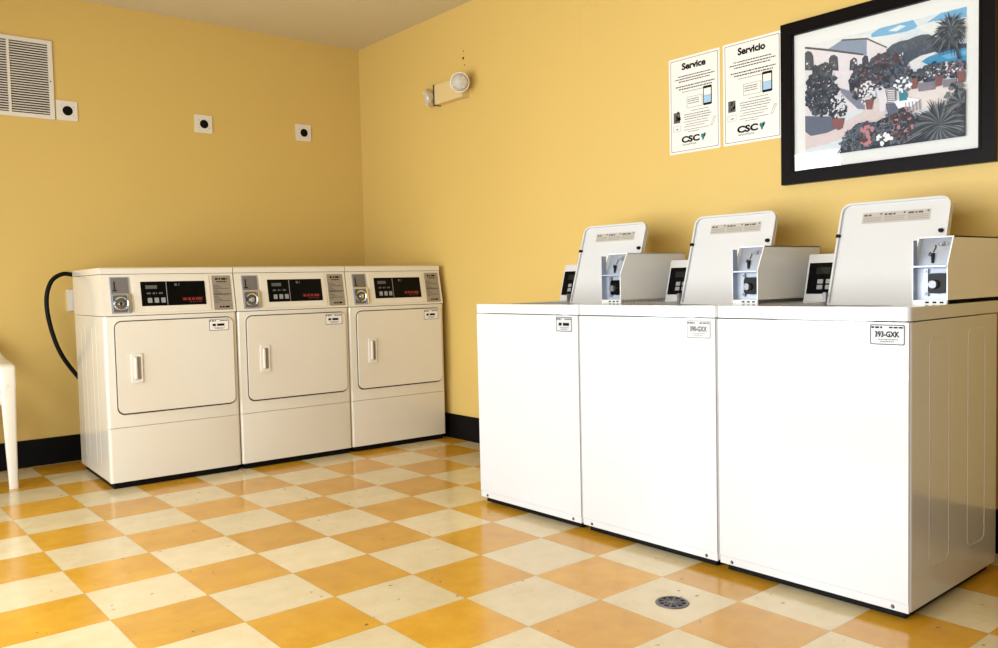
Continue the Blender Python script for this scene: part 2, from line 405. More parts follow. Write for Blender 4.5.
    for x in (lx0+.003, lx1-.022):
        b = MB(); b.lathe([(0, .007), (.0055, .0055), (.0075, 0), (.0075, -.01)], (0, 0, 0), 'y', 14)
        o = b.build('bumper', M['rubber'], lid); o.location = lp(x, .262, .006)
    b = MB(); b.mi = 0; plate(b, .236, .474, .306, .347, -.0045, -.0035, [.003]*4)
    stk = b.build('lid_sticker', M['foil'], lid)
    b = MB()
    til = lambda x, t: lp(x, t, -.0030)
    for k, (x0, x1) in enumerate(((.242, .306), (.316, .388), (.398, .468))):
        b.mi = 0; dashes(b, x0, x0+.03+.01*k, 0, .334, .0065, 50+k, til)
        b.mi = 1
        for q in range(3): dashes(b, x0, x1, 0, (.326-q*.0065), .003, 60+k*5+q, til)
        b.mi = 0; b.poly([til(x1-.006, .337), til(x1, .337), til(x1, .343), til(x1-.006, .343)])
    b.build('sticker_print', [M['grey_ink'], M['lightink']], stk, smooth=False)
    for x in (lx0-.012, lx1-.014):
        b = MB(); b.box(x, x+.012, .445, .469, DK, DK+.034, .003); b.lathe([(0, -.002), (.007, -.002), (.007, .014), (0, .014)], (x, .454, DK+.026), 'x', 12)
        b.build('hinge', M['iron'], root)
    # control console
    def cp(x, z, d=0):                       # point on the console's leaning face (d in front of it)
        y = .500 + (z-.925)*.27; return Vector((x, y-d, z+.27*d*0))
    b = MB(); b.prism([(.495, DK), (.500, .925), (.5445, 1.088), (.550, 1.093), (.690, 1.093), (.690, DK)], .038, .542, 'x', .004)
    con = b.build('console', M['enamel'], root)
    def slab(mb, x0, x1, z0, z1, d0, d1, r=.003):
        pts = rrect(x0, x1, z0, z1, r, 3); V0 = [mb.bm.verts.new(cp(p[0], p[1], d0)) for p in pts]; V1 = [mb.bm.verts.new(cp(p[0], p[1], d1)) for p in pts]; n = len(pts)
        mb.bm.faces.new(V0); mb.bm.faces.new(V1[::-1])
        for i in range(n): mb.bm.faces.new((V0[i], V1[i], V1[(i+1) % n], V0[(i+1) % n]))
        mb._fin(V0+V1)
    b = MB(); slab(b, .045, .40, .945, 1.060, -.002, .0015)
    pan = b.build('control_panel', M['black'], con)
    for i in range(4):
        for j in range(2):
            b = MB(); slab(b, .085+i*.033, .107+i*.033, .962+j*.021, .978+j*.021, .001, .003, .002)
            b.build('button', M['button'], pan)
    b = MB(); slab(b, .075, .13, 1.018, 1.043, .001, .0022, .001); b.build('display', M['screen'], pan)
    # coin box
    x0, x1 = .5415, .6475
    prof = [(.256, DK), (.256, 1.036), (.300, 1.122), (.303, 1.126), (.700, 1.128), (.700, DK)]
    b = MB(); t = .0035
    for xa, xb in ((x0, x0+t), (x1-t, x1)): b.prism(prof, xa, xb, 'x')
    b.prism([(.301, 1.1215), (.303, 1.126), (.700, 1.128), (.700, 1.1235)], x0, x1, 'x'); b.box(x0, x1, .256, .700, DK, DK+.013); b.box(x0, x1, .696, .70, DK, 1.127)
    cb = b.build('coin_box', M['case'], root)
    b = MB(); b.prism([(.280, DK+.013), (.280, 1.034), (.318, 1.1215), (.322, 1.1215), (.284, 1.034), (.284, DK+.013)], x0+t, x1-t, 'x')
    b.box(x0+t, x1-t, .251, .282, 1.031, 1.036)
    b.box(x0+t, x0+t+.002, .252, .280, DK+.013, 1.115)
    cf = b.build('coin_face', M['galv'], cb)
    def sl(x, z, d=0):
        k = (z-1.034)/.0875; return Vector((x, .280+.038*k-d, z))
    b = MB()
    for zz, ww in ((1.045, .012), (1.048, .004)):
        pass
    b.prism([(x0+.048, 1.043), (x0+.055, 1.043), (x0+.052, 1.075), (x0+.047, 1.075)], .280, .2975, 'y'); b.build('coin_slot', M['hole'], cf)
    b = MB(); b.tube([sl(x0+.038, 1.078, .002), sl(x0+.036, 1.069, .004), sl(x0+.044, 1.066, .004)], .0022, 6); b.tube([sl(x0+.050, 1.10, .002), sl(x0+.052, 1.092, .003), sl(x0+.047, 1.078, .003)], .0018, 6)
    b.build('coin_guide', M['iron'], cf)
    b = MB(); b.tube([sl(x0+.073+.016*math.cos(a*PI/9), 1.103+.007*math.sin(a*PI/9), .001) for a in range(18)], .0008, 5, closed=True)
    b.tube([sl(x0+.073+.004*math.cos(a*PI/4), 1.103+.004*math.sin(a*PI/4), .001) for a in range(8)], .0015, 5, closed=True)
    b.build('emblem', M['iron'], cf)
    b = MB(); b.box(x0+.030, x0+.042, .270, .280, .942, 1.026, .002)
    for z in (.95, 1.018): b.lathe([(0, .0035), (.003, .003), (.004, 0)], (x0+.036, .270, z), 'y', 8)
    b.build('latch_bar', M['steel'], cf)
    b = MB(); b.prism(rrect(x0+.047, x1-.006, .950, 1.012, .012), .258, .280, 'y', .003)
    lk = b.build('coin_mechanism', M['black'], cf)
    b = MB(); b.lathe([(0, .016), (.012, .015), (.014, .012), (.015, 0)], (x0+.066, .258, .978), 'y', 18); b.box(x0+.055, x0+.078, .240, .259, .974, .982, .002)
    b.build('coin_knob', M['knob'], lk)
    b = MB()
    for xx in (.04, .062, .083): b.box(x0+xx, x0+xx+.011, .2548, .2565, DK+.003, DK+.0085)
    b.build('vent_slot', M['ink'], cb)
    return root
def tag(root, x0, x1, z0, z1, y, words, strong, name='machine_tag'):
    """numbered sticker on a machine's front"""
    b = MB(); b.prism(rrect(x0, x1, z0, z1, .006), y, y-.0008, 'y')
    s = b.build(name, M['sticker' if name == 'machine_tag' else 'paper'], root); ink = [M['grey_ink'], M['ink']][strong]; faint = [M['lightink'], M['grey_ink']][strong]
    b = MB(); e = .0030; yy = y-.0011
    b.mi = 1; b.ring(rrect(x0+.001, x1-.001, z0+.001, z1-.001, .005), rrect(x0+.001+e, x1-.001-e, z0+.001+e, z1-.001-e, .004), yy, yy-.0002, 'y')
    W = x1-x0; H = z1-z0
    b.mi = 0; dashes(b, x0+.05*W, x0+.36*W, yy, z1-.2*H, .09*H, 3); dashes(b, x0+.55*W, x1-.06*W, yy, z1-.19*H, .075*H, 5)
    if words: put_text(b, words, (x0+x1)/2, yy, z0+.40*H, .25*H, .045, W*.70)
    else: dashes(b, x0+.18*W, x1-.18*W, yy, z0+.40*H, .20*H, 8)
    b.mi = 1; dashes(b, x0+.25*W, x1-.2*W, yy, z0+.25*H, .045*H, 9); dashes(b, x0+.3*W, x1-.3*W, yy, z0+.15*H, .045*H, 11)
    b.build('tag_print', [ink, faint], s, smooth=False, normals=False); return s
proto = washer()
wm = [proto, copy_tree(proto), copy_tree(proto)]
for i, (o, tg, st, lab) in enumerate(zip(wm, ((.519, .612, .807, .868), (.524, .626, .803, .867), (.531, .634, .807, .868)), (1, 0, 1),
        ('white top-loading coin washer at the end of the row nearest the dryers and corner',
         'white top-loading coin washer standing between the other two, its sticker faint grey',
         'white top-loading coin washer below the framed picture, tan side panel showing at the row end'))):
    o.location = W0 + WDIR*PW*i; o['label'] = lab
    tag(o, *tg, -.0002, (None, '390-GXX', '393-GXK')[i], st)

# ------------------------------------------------------------------ coin operated dryers
D0 = Vector((.4894, 1.4928, 0)); DTH = -.03849; DDIR = Vector((math.cos(DTH), math.sin(DTH), 0)); PD = .6858; DW = .6795
def dryer():
    root = empty('tumble_dryer', D0, DTH, category='dryer', group='front-loading coin dryers in a row')
    X1 = DW; D = .70
    b = MB(); b.box(.002, X1-.002, .012, D, .033, .8835, .004)
    for xs, s in ((.002, -1), (X1-.002, 1)):
        for (a, c) in ((.20, .30), (.46, .56)):
            b.ring(rrect(a, c, .10, .83, .02, 4), rrect(a+.006, c-.006, .106, .824, .016, 4), xs-.001*s, xs+.0007*s, 'x')
    b.build('cabinet', M['almond'], root)
    b = MB(); b.box(.018, X1-.018, .018, D-.03, 0, .036); b.build('base', M['rubber'], root)  # black block filling in the dark shadow gap below the dryer
    b = MB(); b.prism([(0, .045), (0, .014), (.0015, .006), (.006, .0015), (.014, 0), (X1-.014, 0), (X1-.006, .0015), (X1-.0015, .006), (X1, .014), (X1, .045)], .033, .3115, 'z', .0015); b.build('lower_panel', M['almond'], root)
    b = MB(); b.prism([(0, .045), (0, .014), (.0015, .006), (.006, .0015), (.014, 0), (X1-.014, 0), (X1-.006, .0015), (X1-.0015, .006), (X1, .014), (X1, .045)], .3145, .8825, 'z', .0015); b.build('front_panel', M['almond'], root)
    # door over a dark ring painted as the shade in its edge gap
    b = MB(); b.prism(rrect(.0448, .6595, .3775, .8612, .037, 7), .004, -.0016, 'y'); b.build('door_gap_shade', M['dark_gap'], root)
    b = MB(); b.prism(rrect(.0495, .6545, .3865, .8560, .032, 7), .002, -.013, 'y', .005, 3); door = b.build('door', M['almond'], root)
    b = MB(); b.ring(rrect(.118, .172, .540, .690, .008), rrect(.133, .166, .556, .675, .008), -.0125, -.021, 'y', .002)
    b.prism([(.131, -.0135), (.134, -.030), (.141, -.030), (.150, -.0135)], .560, .672, 'z', .002)
    b.build('handle', M['white_pl'], door)
    b = MB(); b.prism(rrect(.143, .165, .558, .673, .004), -.0128, -.0136, 'y'); b.build('handle_recess', M['label'], door)
    # leaning control console
    LE = .19
    b = MB(); b.prism([(.000, .8865), (.039, 1.098), (.70, 1.098), (.70, .8865)], 0, X1, 'x', .004)
    con = b.build('console', M['almond'], root)
    b = MB(); b.prism([(.036, 1.1005), (.036, 1.126), (.044, 1.133), (.702, 1.133), (.702, 1.1005)], -.001, X1+.001, 'x', .004); b.build('top_panel', M['almond'], root)
    def cp(x, z, d=0): return Vector((x, (z-.8865)*.1844 - d, z + .18*d))
    def slab(mb, x0, x1, z0, z1, d0, d1, r=.002):
        pts = rrect(x0, x1, z0, z1, r, 3); V0 = [mb.bm.verts.new(cp(p[0], p[1], d0)) for p in pts]; V1 = [mb.bm.verts.new(cp(p[0], p[1], d1)) for p in pts]; n = len(pts)
        mb.bm.faces.new(V0); mb.bm.faces.new(V1[::-1])
        for i in range(n): mb.bm.faces.new((V0[i], V1[i], V1[(i+1) % n], V0[(i+1) % n]))
        mb._fin(V0+V1)
    # raised fascia between coin slide and label
    b = MB(); slab(b, .150, .545, .898, 1.088, -.003, .004, .004); b.build('fascia', M['almond'], con)
    b = MB(); slab(b, .188, .520, .931, 1.058, .002, .0055, .003); pan = b.build('control_panel', M['black'], con)
    b = MB(); slab(b, .316, .319, .934, 1.055, .0055, .0062, .0005); b.build('panel_divider', M['button'], pan)
    b = MB(); slab(b, .212, .270, 1.020, 1.038, .0055, .0062, .001); b.build('display', M['grey_ink'], pan)
    for i in range(3):
        b = MB(); slab(b, .218+i*.034, .240+i*.034, .947, .973, .0055, .0068, .003); b.build('button', M['button'], pan)
    b = MB(); til = lambda x, z: cp(x, z, .0060)
    for i in range(3): dashes(b, .216+i*.03, .236+i*.03, 0, .992, .009, 20+i, til)
    b.build('button_print', [M['grey_ink']], pan, smooth=False, normals=False)
    b = MB(); dashes(b, .36, .385, 0, 1.033, .014, 31, til)
    b.build('panel_logo', [M['grey_ink']], pan, smooth=False, normals=False)
    b = MB(); dashes(b, .398, .506, 0, .957, .011, 41, til); b.mi = 1; dashes(b, .43, .50, 0, .945, .006, 42, til)
    for zz in (.9555, .9695): b.poly([til(.395, zz), til(.508, zz), til(.508, zz+.002), til(.395, zz+.002)])
    b.build('red_lettering', [M['red'], M['dimred']], pan, smooth=False, normals=False)
    # coin slide
    b = MB(); slab(b, .040, .134, .898, 1.084, -.002, .0035, .003); cs = b.build('coin_slide', M['galv'], con)
    b = MB(); slab(b, .046, .128, 1.002, 1.080, .003, .0048, .002); b.build('coin_plate', M['plate'], cs)
    b = MB(); slab(b, .058, .064, 1.02, 1.062, .004, .0062, .001); slab(b, .052, .072, 1.012, 1.018, .004, .008, .001); b.build('coin_slot', M['hole'], cs)
    b = MB(); slab(b, .042, .132, .994, 1.000, .003, .011, .001); b.build('shelf', M['chrome'], cs)
    c = cp(.086, .948, .003)
    b = MB(); slab(b, .050, .118, .905, .990, .003, .006, .004); b.build('slide_plate', M['inner'], cs)
    b = MB(); b.lathe([(.036, .004), (.036, .008), (.029, .010), (.027, .005)], c, 'y', 24); b.build('lock_ring', M['chrome'], cs)
    b = MB(); b.lathe([(0, .020), (.012, .019), (.014, .016), (.015, .0)], c, 'y', 18); b.build('coin_knob', M['chrome'], cs)
    b = MB(); slab(b, .121, .132, .902, .992, .003, .018, .002); b.build('slide_edge', M['chrome'], cs)
    # instruction label
    b = MB(); slab(b, .562, .665, .898, 1.086, -.001, .0012, .003); lb = b.build('instruction_label', M['label'], con)
    b = MB(); tl = lambda x, z: cp(x, z, .0020)
    for z, h, a, c2 in ((1.062, .010, .580, .648), (1.049, .006, .586, .642)): dashes(b, a, c2, 0, z, h, int(z*999), tl)
    b.mi = 1
    for q in range(12): dashes(b, .569, (.60, .61, .652, .59)[q % 4], 0, 1.030-q*.0085, .0035, 70+q, tl)
    b.mi = 0; dashes(b, .592, .648, 0, .910, .009, 91, tl)
    b.poly([tl(.564, .984), tl(.663, .984), tl(.663, .986), tl(.564, .986)])
    b.build('label_print', [M['ink'], M['grey_ink']], lb, smooth=False, normals=False)
    tag(door, .522, .632, .786, .850, -.0131, None, 1, 'door_sticker')
    return root
proto = dryer()
dm = [proto, copy_tree(proto), copy_tree(proto)]
for i, (o, lab) in enumerate(zip(dm, ('off-white coin dryer at the outer row end, beside the black cord loop',
        'off-white coin dryer standing between the two other dryers',
        'off-white coin dryer at the row end tucked into the room corner'))):
    o.location = D0 + DDIR*PD*i; o['label'] = lab

# ------------------------------------------------------------------ things on the back wall
# louvred return air grille
root = empty('air_vent_grille', (.190, YB, 2.027), 0, category='vent', label='large white louvred return air grille high on the back wall', )
hw, hv_ = .3345, .455
b = MB(); b.ring(rrect(-hw, hw, 0, hv_, .003), rrect(-hw+.024, hw-.024, .024, hv_-.024, .002), 0, -.012, 'y', .003)
b.build('grille_frame', M['white_pl'], root)
for x in (-.105, .105):
    MB().box(x-.007, x+.007, -.013, -.003, .02, hv_-.02, .002).build('divider', M['white_pl'], root)
b = MB(); n = 28
for i in range(n):
    z = .027 + (hv_-.054)*(i+.5)/n
    b.prism([(-.0105, z+.0014), (-.0095, z+.0030), (-.004, z-.0014), (-.005, z-.0030)], -hw+.02, hw-.02, 'x')
b.build('louvers', M['white_pl'], root)
MB().box(-hw+.02, hw-.02, -.0012, -.0002, .02, hv_-.02).build('duct_shade_sheet', M['duct'], root)  # flat dark sheet, painted as the shade behind the louvres
for x, z in ((-hw+.016, .22), (hw-.016, .22)): MB().lathe([(0, .003), (.003, .0025), (.005, 0)], (x, -.012, z), 'y', 10).build('screw', M['steel'], root)
# receptacle plates
def plate():
    root = empty('wall_receptacle', (0, 0, 0), 0, category='outlet', group='square wall receptacles above the dryers')
    MB().prism(rrect(-.058, .058, -.058, .058, .005), 0, -.007, 'y', .003).build('cover_plate', M['white_pl'], root)
    b = MB(); b.lathe([(.0, .0085), (.027, .0085), (.029, .006)], (.004, 0, 0), 'y', 24); b.build('socket', M['rubber'], root)
    for a in (.6, 2.5, 3.8, 5.6): MB().lathe([(0, .0082), (.0022, .0078), (.003, .006)], (.004+.04*math.cos(a), 0, .04*math.sin(a)), 'y', 8).build('screw', M['steel'], root)
    return root
pr = plate()
for i, (x, z, lab) in enumerate(((.591, 2.088, 'square white receptacle plate with a black socket, right against the louvred grille'),
        (1.408, 2.092, 'square white receptacle plate with black socket, alone midway along the back wall'),
        (2.123, 2.103, 'square white receptacle plate with black socket nearest the room corner'))):
    o = pr if i == 0 else copy_tree(pr); o.location = (x, YB, z); o['label'] = lab
# outlet box and hose behind the first dryer
root = empty('outlet_box', (.592, YB, .965), 0, category='outlet', label='small white surface-mounted outlet box on the wall behind the end dryer')
MB().box(-.052, .052, -.045, 0, -.063, .063, .006).build('box_body', M['white_pl'], root)
MB().prism(rrect(-.035, .035, -.05, .05, .004), -.045, -.049, 'y', .0015).build('cover_plate', M['white_pl'], root)
def spline(P, k=8):
    P = [Vector(p) for p in P]; P = [2*P[0]-P[1]] + P + [2*P[-1]-P[-2]]; out = []
    for i in range(1, len(P)-2):
        for j in range(k):
            t = j/k; a, b_, c, d = P[i-1:i+3]
            out.append(.5*((2*b_) + (c-a)*t + (2*a-5*b_+4*c-d)*t*t + (-a+3*b_-3*c+d)*t**3))
    return out + [P[-2]]
b = MB(); b.tube(spline([(.62, 2.235, 1.07), (.585, 2.27, 1.10), (.543, 2.30, 1.113), (.487, 2.305, 1.118), (.428, 2.305, 1.075), (.400, 2.305, .972), (.412, 2.305, .828), (.456, 2.305, .672), (.529, 2.30, .542), (.60, 2.28, .45), (.64, 2.235, .42)]), .0125, 12)
b.build('power_cord', M['rubber'], label='thick black power cord looping out from behind the end dryer', category='cord')

# ------------------------------------------------------------------ things on the right wall (local x runs along the wall, -y into the room)
RR = -PI/2
# emergency light
root = empty('emergency_light', (XR+.004, 1.300, 2.230), RR, category='emergency light', label='beige twin-head emergency light high on the wall near the corner')
MB().box(-.150, .150, -.055, 0, -.060, .064, .008).build('housing', M['beige_pl'], root)
MB().box(-.156, -.147, -.060, 0, -.064, .068, .003).build('end_cap', M['dark_gap'], root)
def head(c, tilt_z, tilt_x):
    Rm = Matrix.Rotation(tilt_z, 3, 'Z') @ Matrix.Rotation(tilt_x, 3, 'X')
    g = empty('lamp_head', c, 0); g.parent = root; g.rotation_euler = Rm.to_euler()
    g_ = MB(); g_.lathe([(0, -.045), (.035, -.04), (.055, -.01), (.06, .0), (.06, .012), (.054, .012), (.052, 0), (.03, -.025), (0, -.035)], (0, 0, 0), 'y', 28)
    g_.build('reflector', M['reflector'], g)
    b = MB(); b.lathe([(.055, .010), (.050, .022), (.030, .034), (0, .038)], (0, 0, 0), 'y', 24)
    for a in range(12): b.box(-.002, .002, -.034, -.016, -.045, .045, rot=(Vector((0, 0, 0)), Matrix.Rotation(a*PI/12, 3, 'Y')))
    b.build('lens', M['lens'], g)
    b = MB(); b.lathe([(0, .018), (.009, .014), (.012, .004), (.008, -.02), (0, -.03)], (0, 0, 0), 'y', 14); b.build('bulb', M['paper'], g)
    b = MB(); b.tube([(0, .03, 0), (0, .05, -.01), (0, .07, -.03)], .012, 10); b.build('swivel', M['beige_pl'], g)
head(Vector((.190, -.105, .012)), .93, .22)
head(Vector((-.205, -.050, -.005)), -.75, .15)

# service posters
def poster(y, z0, z1, wd, title, seed, label):
    root = empty('service_poster', (XR, y, z0), RR, category='poster', label=label, group='laminated service posters')
    H = z1-z0; hw = wd/2
    MB().prism(rrect(-hw, hw, 0, H, .004), 0, -.0022, 'y').build('sheet', M['paper'], root)
    b = MB(); e = .0105; b.ring(rrect(-hw+e, hw-e, e, H-e, .004), rrect(-hw+e+.0022, hw-e-.0022, e+.0022, H-e-.0022, .004), -.0022, -.0026, 'y'); b.build('border_line', M['grey_ink'], root)
    b = MB(); put_text(b, title, .0, -.0027, H*.868, H*.064, .045, wd*.47); b.build('title', M['ink'], root, smooth=False, normals=False)
    k = 0
    rows = ((.795, -.31, .33, .010), (.768, -.38, .40, .010), (.742, -.30, .32, .010), (.690, -.36, .40, .011), (.662, -.30, .36, .011), (.632, -.24, .22, .006),
                          (.425, -.05, .28, .006), (.392, -.20, .30, .008), (.368, -.20, .33, .008), (.344, -.18, .30, .008), (.318, -.20, .26, .006), (.292, -.16, .28, .006), (.268, -.2, .2, .006), (.236, -.20, .28, .006), (.214, -.12, .10, .006))
    for nm, rr_ in (('opening_text', rows[:3]), ('instruction_text', rows[3:6]), ('caption_text', rows[6:])):
        b = MB()
        for fz, x0, x1, h in rr_:
            k += 1; b.mi = 0 if h >= .01 else 1
            dashes(b, x0*wd, x1*wd, -.0027, fz*H, h*H, seed+k)
        b.build(nm, [M['ink'], M['grey_ink']], root, smooth=False, normals=False)
    b = MB(); b.prism(rrect(.18*wd, .345*wd, .455*H, .650*H, .005), -.0022, -.0030, 'y'); b.mi = 1
    b.prism(rrect(.195*wd, .33*wd, .555*H, .625*H, .001), -.0030, -.0033, 'y'); b.mi = 2; b.prism(rrect(.195*wd, .33*wd, .478*H, .553*H, .001), -.0030, -.0033, 'y')
    b.build('phone_picture', [M['ink'], M['paper'], M['blueink']], root, smooth=False)
    b = MB(); b.ring(rrect(-.14*wd, .16*wd, .462*H, .575*H, .001), rrect(-.135*wd, .155*wd, .465*H, .572*H, .001), -.0022, -.0026, 'y')
    for fz in (.545, .525, .502): dashes(b, -.12*wd, .10*wd, -.0027, fz*H, .008*H, seed+40+int(fz*100))
    b.build('form_picture', M['grey_ink'], root, smooth=False)
    b = MB(); b.prism([(-.41*wd, .325*H), (-.28*wd, .325*H), (-.28*wd, .435*H), (-.41*wd, .435*H)], -.0022, -.0026, 'y'); b.mi = 1
    R = random.Random(seed+5)
    for q in range(9):
        x, z = R.uniform(-.40, -.30)*wd, R.uniform(.33, .425)*H; s = R.uniform(.006, .013)
        b.prism([(x, z), (x+s, z+.002), (x+s*.8, z+s), (x+s*.1, z+s*.8)], -.0026, -.0029, 'y')
    b.build('photo_picture', [M['grey_ink'], M['ink']], root, smooth=False)
    b = MB(); b.ring([(-.42*wd, .235*H), (-.27*wd, .235*H), (-.27*wd, .295*H), (-.42*wd, .295*H)], [(-.415*wd, .238*H), (-.275*wd, .238*H), (-.275*wd, .292*H), (-.415*wd, .292*H)], -.0022, -.0026, 'y')
    b.mi = 1; b.prism([(-.38*wd, .25*H), (-.31*wd, .258*H), (-.33*wd, .268*H)], -.0022, -.0027, 'y'); b.mi = 0
    b.ring([(.31*wd, .24*H), (.35*wd, .24*H), (.42*wd, .325*H), (.38*wd, .33*H)], [(.322*wd, .248*H), (.348*wd, .248*H), (.408*wd, .32*H), (.384*wd, .322*H)], -.0022, -.0026, 'y')
    b.build('small_drawing', [M['lightink'], M['ink']], root, smooth=False)
    b = MB(); put_text(b, 'CSC', -.075*wd, -.0027, .112*H, .060*H, .05, .36*wd); b.mi = 1; put_text(b, 'ServiceWorks', -.10*wd, -.0027, .080*H, .020*H, .01, .27*wd)
    b.mi = 2
    for (cx, cz, rx, rz) in ((.175, .147, .030, .026), (.205, .164, .022, .016), (.17, .120, .018, .016), (.145, .154, .014, .02)):
        b.poly([((cx+rx*math.cos(a*PI/6))*wd, -.0027, (cz+rz*math.sin(a*PI/6))*H) for a in range(12)])
    b.mi = 0; b.poly([(.185*wd, -.0029, .132*H), (.215*wd, -.0029, .147*H), (.20*wd, -.0029, .167*H), (.18*wd, -.0029, .152*H)])
    b.build('logo', [M['ink'], M['grey_ink'], M['teal']], root, smooth=False, normals=False)
    return root
poster(-.566, 1.608, 2.060, .292, 'Service', 100, 'white laminated poster headed Service, farther from the framed picture')
poster(-.8775, 1.608, 2.062, .298, 'Servicio', 200, 'white laminated poster headed Servicio, right beside the framed picture')

# framed picture of a seaside terrace
FY, FZ = -1.4555, 1.400; FW, FH = .836, .672
root = empty('framed_picture', (XR, FY, FZ), RR, category='picture', label='large dark-framed print of a villa terrace above a bay, hanging over the washers')
hw = FW/2
b = MB(); b.ring([(-hw, 0), (hw, 0), (hw, FH), (-hw, FH)], [(-hw+.054, .054), (hw-.054, .054), (hw-.054, FH-.054), (-hw+.054, FH-.054)], 0, -.030, 'y', .004)
b.ring([(-hw+.044, .044), (hw-.044, .044), (hw-.044, FH-.044), (-hw+.044, FH-.044)], [(-hw+.052, .052), (hw-.052, .052), (hw-.052, FH-.052), (-hw+.052, FH-.052)], -.028, -.033, 'y', .0015)
b.build('frame', M['frame'], root, bev=0)
MB().box(-hw+.05, hw-.05, -.012, -.004, .05, FH-.05).build('mat_board', M['mat_board'], root)
AU, AV, ax0, az0 = .632, .460, -1.141-FY, 1.503-FZ       # art area
ax0 = -(ax0)                                              # local x = -(world y - FY)
ART = []
def artmat(n, c): M[n] = mat(n, c, .75, var=.10, vscale=60); ART.append(M[n]); return len(ART)-1
cs = {k: artmat('print '+k, c) for k, c in dict(sky=(.58, .62, .63), blue=(.14, .36, .55), cloud=(.66, .66, .63), slate=(.045, .065, .095), slate2=(.075, .10, .135), water=(.05, .25, .42), sand=(.64, .63, .62),
      terrace=(.66, .59, .56), path=(.60, .50, .48), wall=(.65, .60, .61), roof=(.20, .25, .33), eave=(.05, .045, .06), gap=(.04, .045, .065), step=(.20, .20, .26), shade=(.11, .125, .17),
      leaf=(.022, .030, .042), leaf2=(.05, .062, .075), leaf3=(.12, .135, .145), pot=(.21, .085, .08), planter=(.22, .19, .22), flower=(.68, .69, .70), pink=(.38, .17, .19), mauve=(.20, .13, .165), teal=(.04, .20, .26), maroon=(.075, .035, .042)).items()}
b = MB(); layer = [0]
def ap(u, v): return (ax0 + min(1, max(0, u))*AU, -.0124-.00006*layer[0], az0 + min(1, max(0, v))*AV)
def area_(c, pts):
    layer[0] += .5; b.mi = cs[c]
    P = []
    for p in pts:
        q = ap(*p)
        if not P or (abs(q[0]-P[-1][0])+abs(q[2]-P[-1][2])) > 1e-5: P.append(q)
    if len(P) > 2: b.poly(P)
def blob(c, u, v, ru, rv, n=9, jag=.35):
    area_(c, [(u+ru*(1+rnd.uniform(-jag, jag))*math.cos(2*PI*k/n), v+rv*(1+rnd.uniform(-jag, jag))*math.sin(2*PI*k/n)) for k in range(n)])
def cluster(cols, u, v, ru, rv, n, s, keep=True):
    for i in range(n):
        layer[0] -= .42
        r = math.sqrt(rnd.random()); a = rnd.uniform(0, 2*PI)
        blob(rnd.choice(cols), u+ru*r*math.cos(a), v+rv*r*math.sin(a), s*rnd.uniform(.6, 1.3), s*1.37*rnd.uniform(.6, 1.3), 7)
def palm(u, v, r, n, cols, a0=0, a1=2*PI):
    for k in range(n):
        layer[0] -= .42
        a = a0 + (a1-a0)*(k+rnd.uniform(-.3, .3))/n; L = r*rnd.uniform(.7, 1.1); pa, pb = [], []
        for t in range(6):
            f = t/5; x = u + L*f*math.cos(a); y = v + 1.37*L*f*math.sin(a) - .35*L*f*f; wd_ = .0062*math.sin(PI*min(1, f+.12))+.001
            pa.append((x - wd_*math.sin(a), y + 1.37*wd_*math.cos(a))); pb.append((x + wd_*math.sin(a), y - 1.37*wd_*math.cos(a)))
        area_(cols[k % len(cols)], pa + pb[::-1])
area_('sky', [(0, 0), (1, 0), (1, 1), (0, 1)])
area_('cloud', [(0, .85), (.5, .8), (.66, .90), (.55, .93), (.35, .99), (0, 1)])
area_('blue', [(.445, .97), (.50, 1), (.70, 1), (.73, .93), (.66, .92), (.554, .925), (.448, .94)]); area_('blue', [(.778, .95), (.86, 1), (1, 1), (1, .92), (.91, .925), (.812, .91)])
area_('cloud', [(.55, .96), (.62, .985), (.66, .965), (.60, .94)]); area_('cloud', [(.712, .937), (.812, .95), (.91, .928), (1, .922), (1, .81), (.813, .846)])
area_('slate', [(.53, .80), (.575, .84), (.625, .854), (.67, .85), (.712, .862), (.75, .865), (.788, .857), (.837, .813), (.878, .754), (1, .717), (1, .604), (.813, .683), (.677, .6), (.608, .55), (.517, .6)])
cluster(['slate2', 'slate', 'slate'], .69, .75, .13, .07, 120, .010)
cluster(['sand'], .63, .745, .05, .012, 4, .006)
area_('water', [(.75, .65), (.788, .678), (.837, .691), (.911, .693), (1, .685), (1, .55), (.88, .575), (.788, .61)]); area_('blue', [(.86, .66), (.95, .672), (1, .668), (1, .63), (.9, .625)])
area_('sand', [(.652, .61), (.677, .665), (.745, .698), (.829, .704), (.842, .687), (.788, .676), (.75, .65), (.745, .596)])
area_('wall', [(0, .99), (.153, .926), (.397, .811), (.435, .696), (.41, .45), (.30, .36), (0, .30)])
area_('roof', [(.165, .93), (.253, .978), (.418, .939), (.418, .804), (.392, .809)]); area_('wall', [(.418, .939), (.54, .826), (.54, .678), (.445, .66), (.418, .804)])
area_('eave', [(0, 1), (.153, .935), (.397, .818), (.397, .803), (.153, .916), (0, .982)]); area_('eave', [(.253, .985), (.418, .946), (.543, .832), (.543, .82), (.418, .932), (.253, .972)])
for q in ([(0, .79), (0, .945), (.02, .958), (.045, .94), (.06, .90), (.066, .77)], [(.166, .745), (.168, .845), (.182, .868), (.205, .868), (.228, .84), (.234, .72)], [(.305, .705), (.309, .785), (.335, .808), (.355, .785), (.361, .69)]): area_('gap', q)
for u, v in ((.03, .84), (.2, .775), (.335, .74)): cluster(['leaf3', 'flower', 'slate2'], u, v, .018, .04, 7, .008)
area_('gap', [(.388, .65), (.388, .78), (.405, .806), (.425, .79), (.438, .66)])
area_('path', [(0, .30), (.049, .217), (.233, .25), (.388, .33), (.462, .393), (.536, .461), (.56, .385), (.527, .26), (.426, .20), (.31, .15), (.152, .10), (0, .08)])
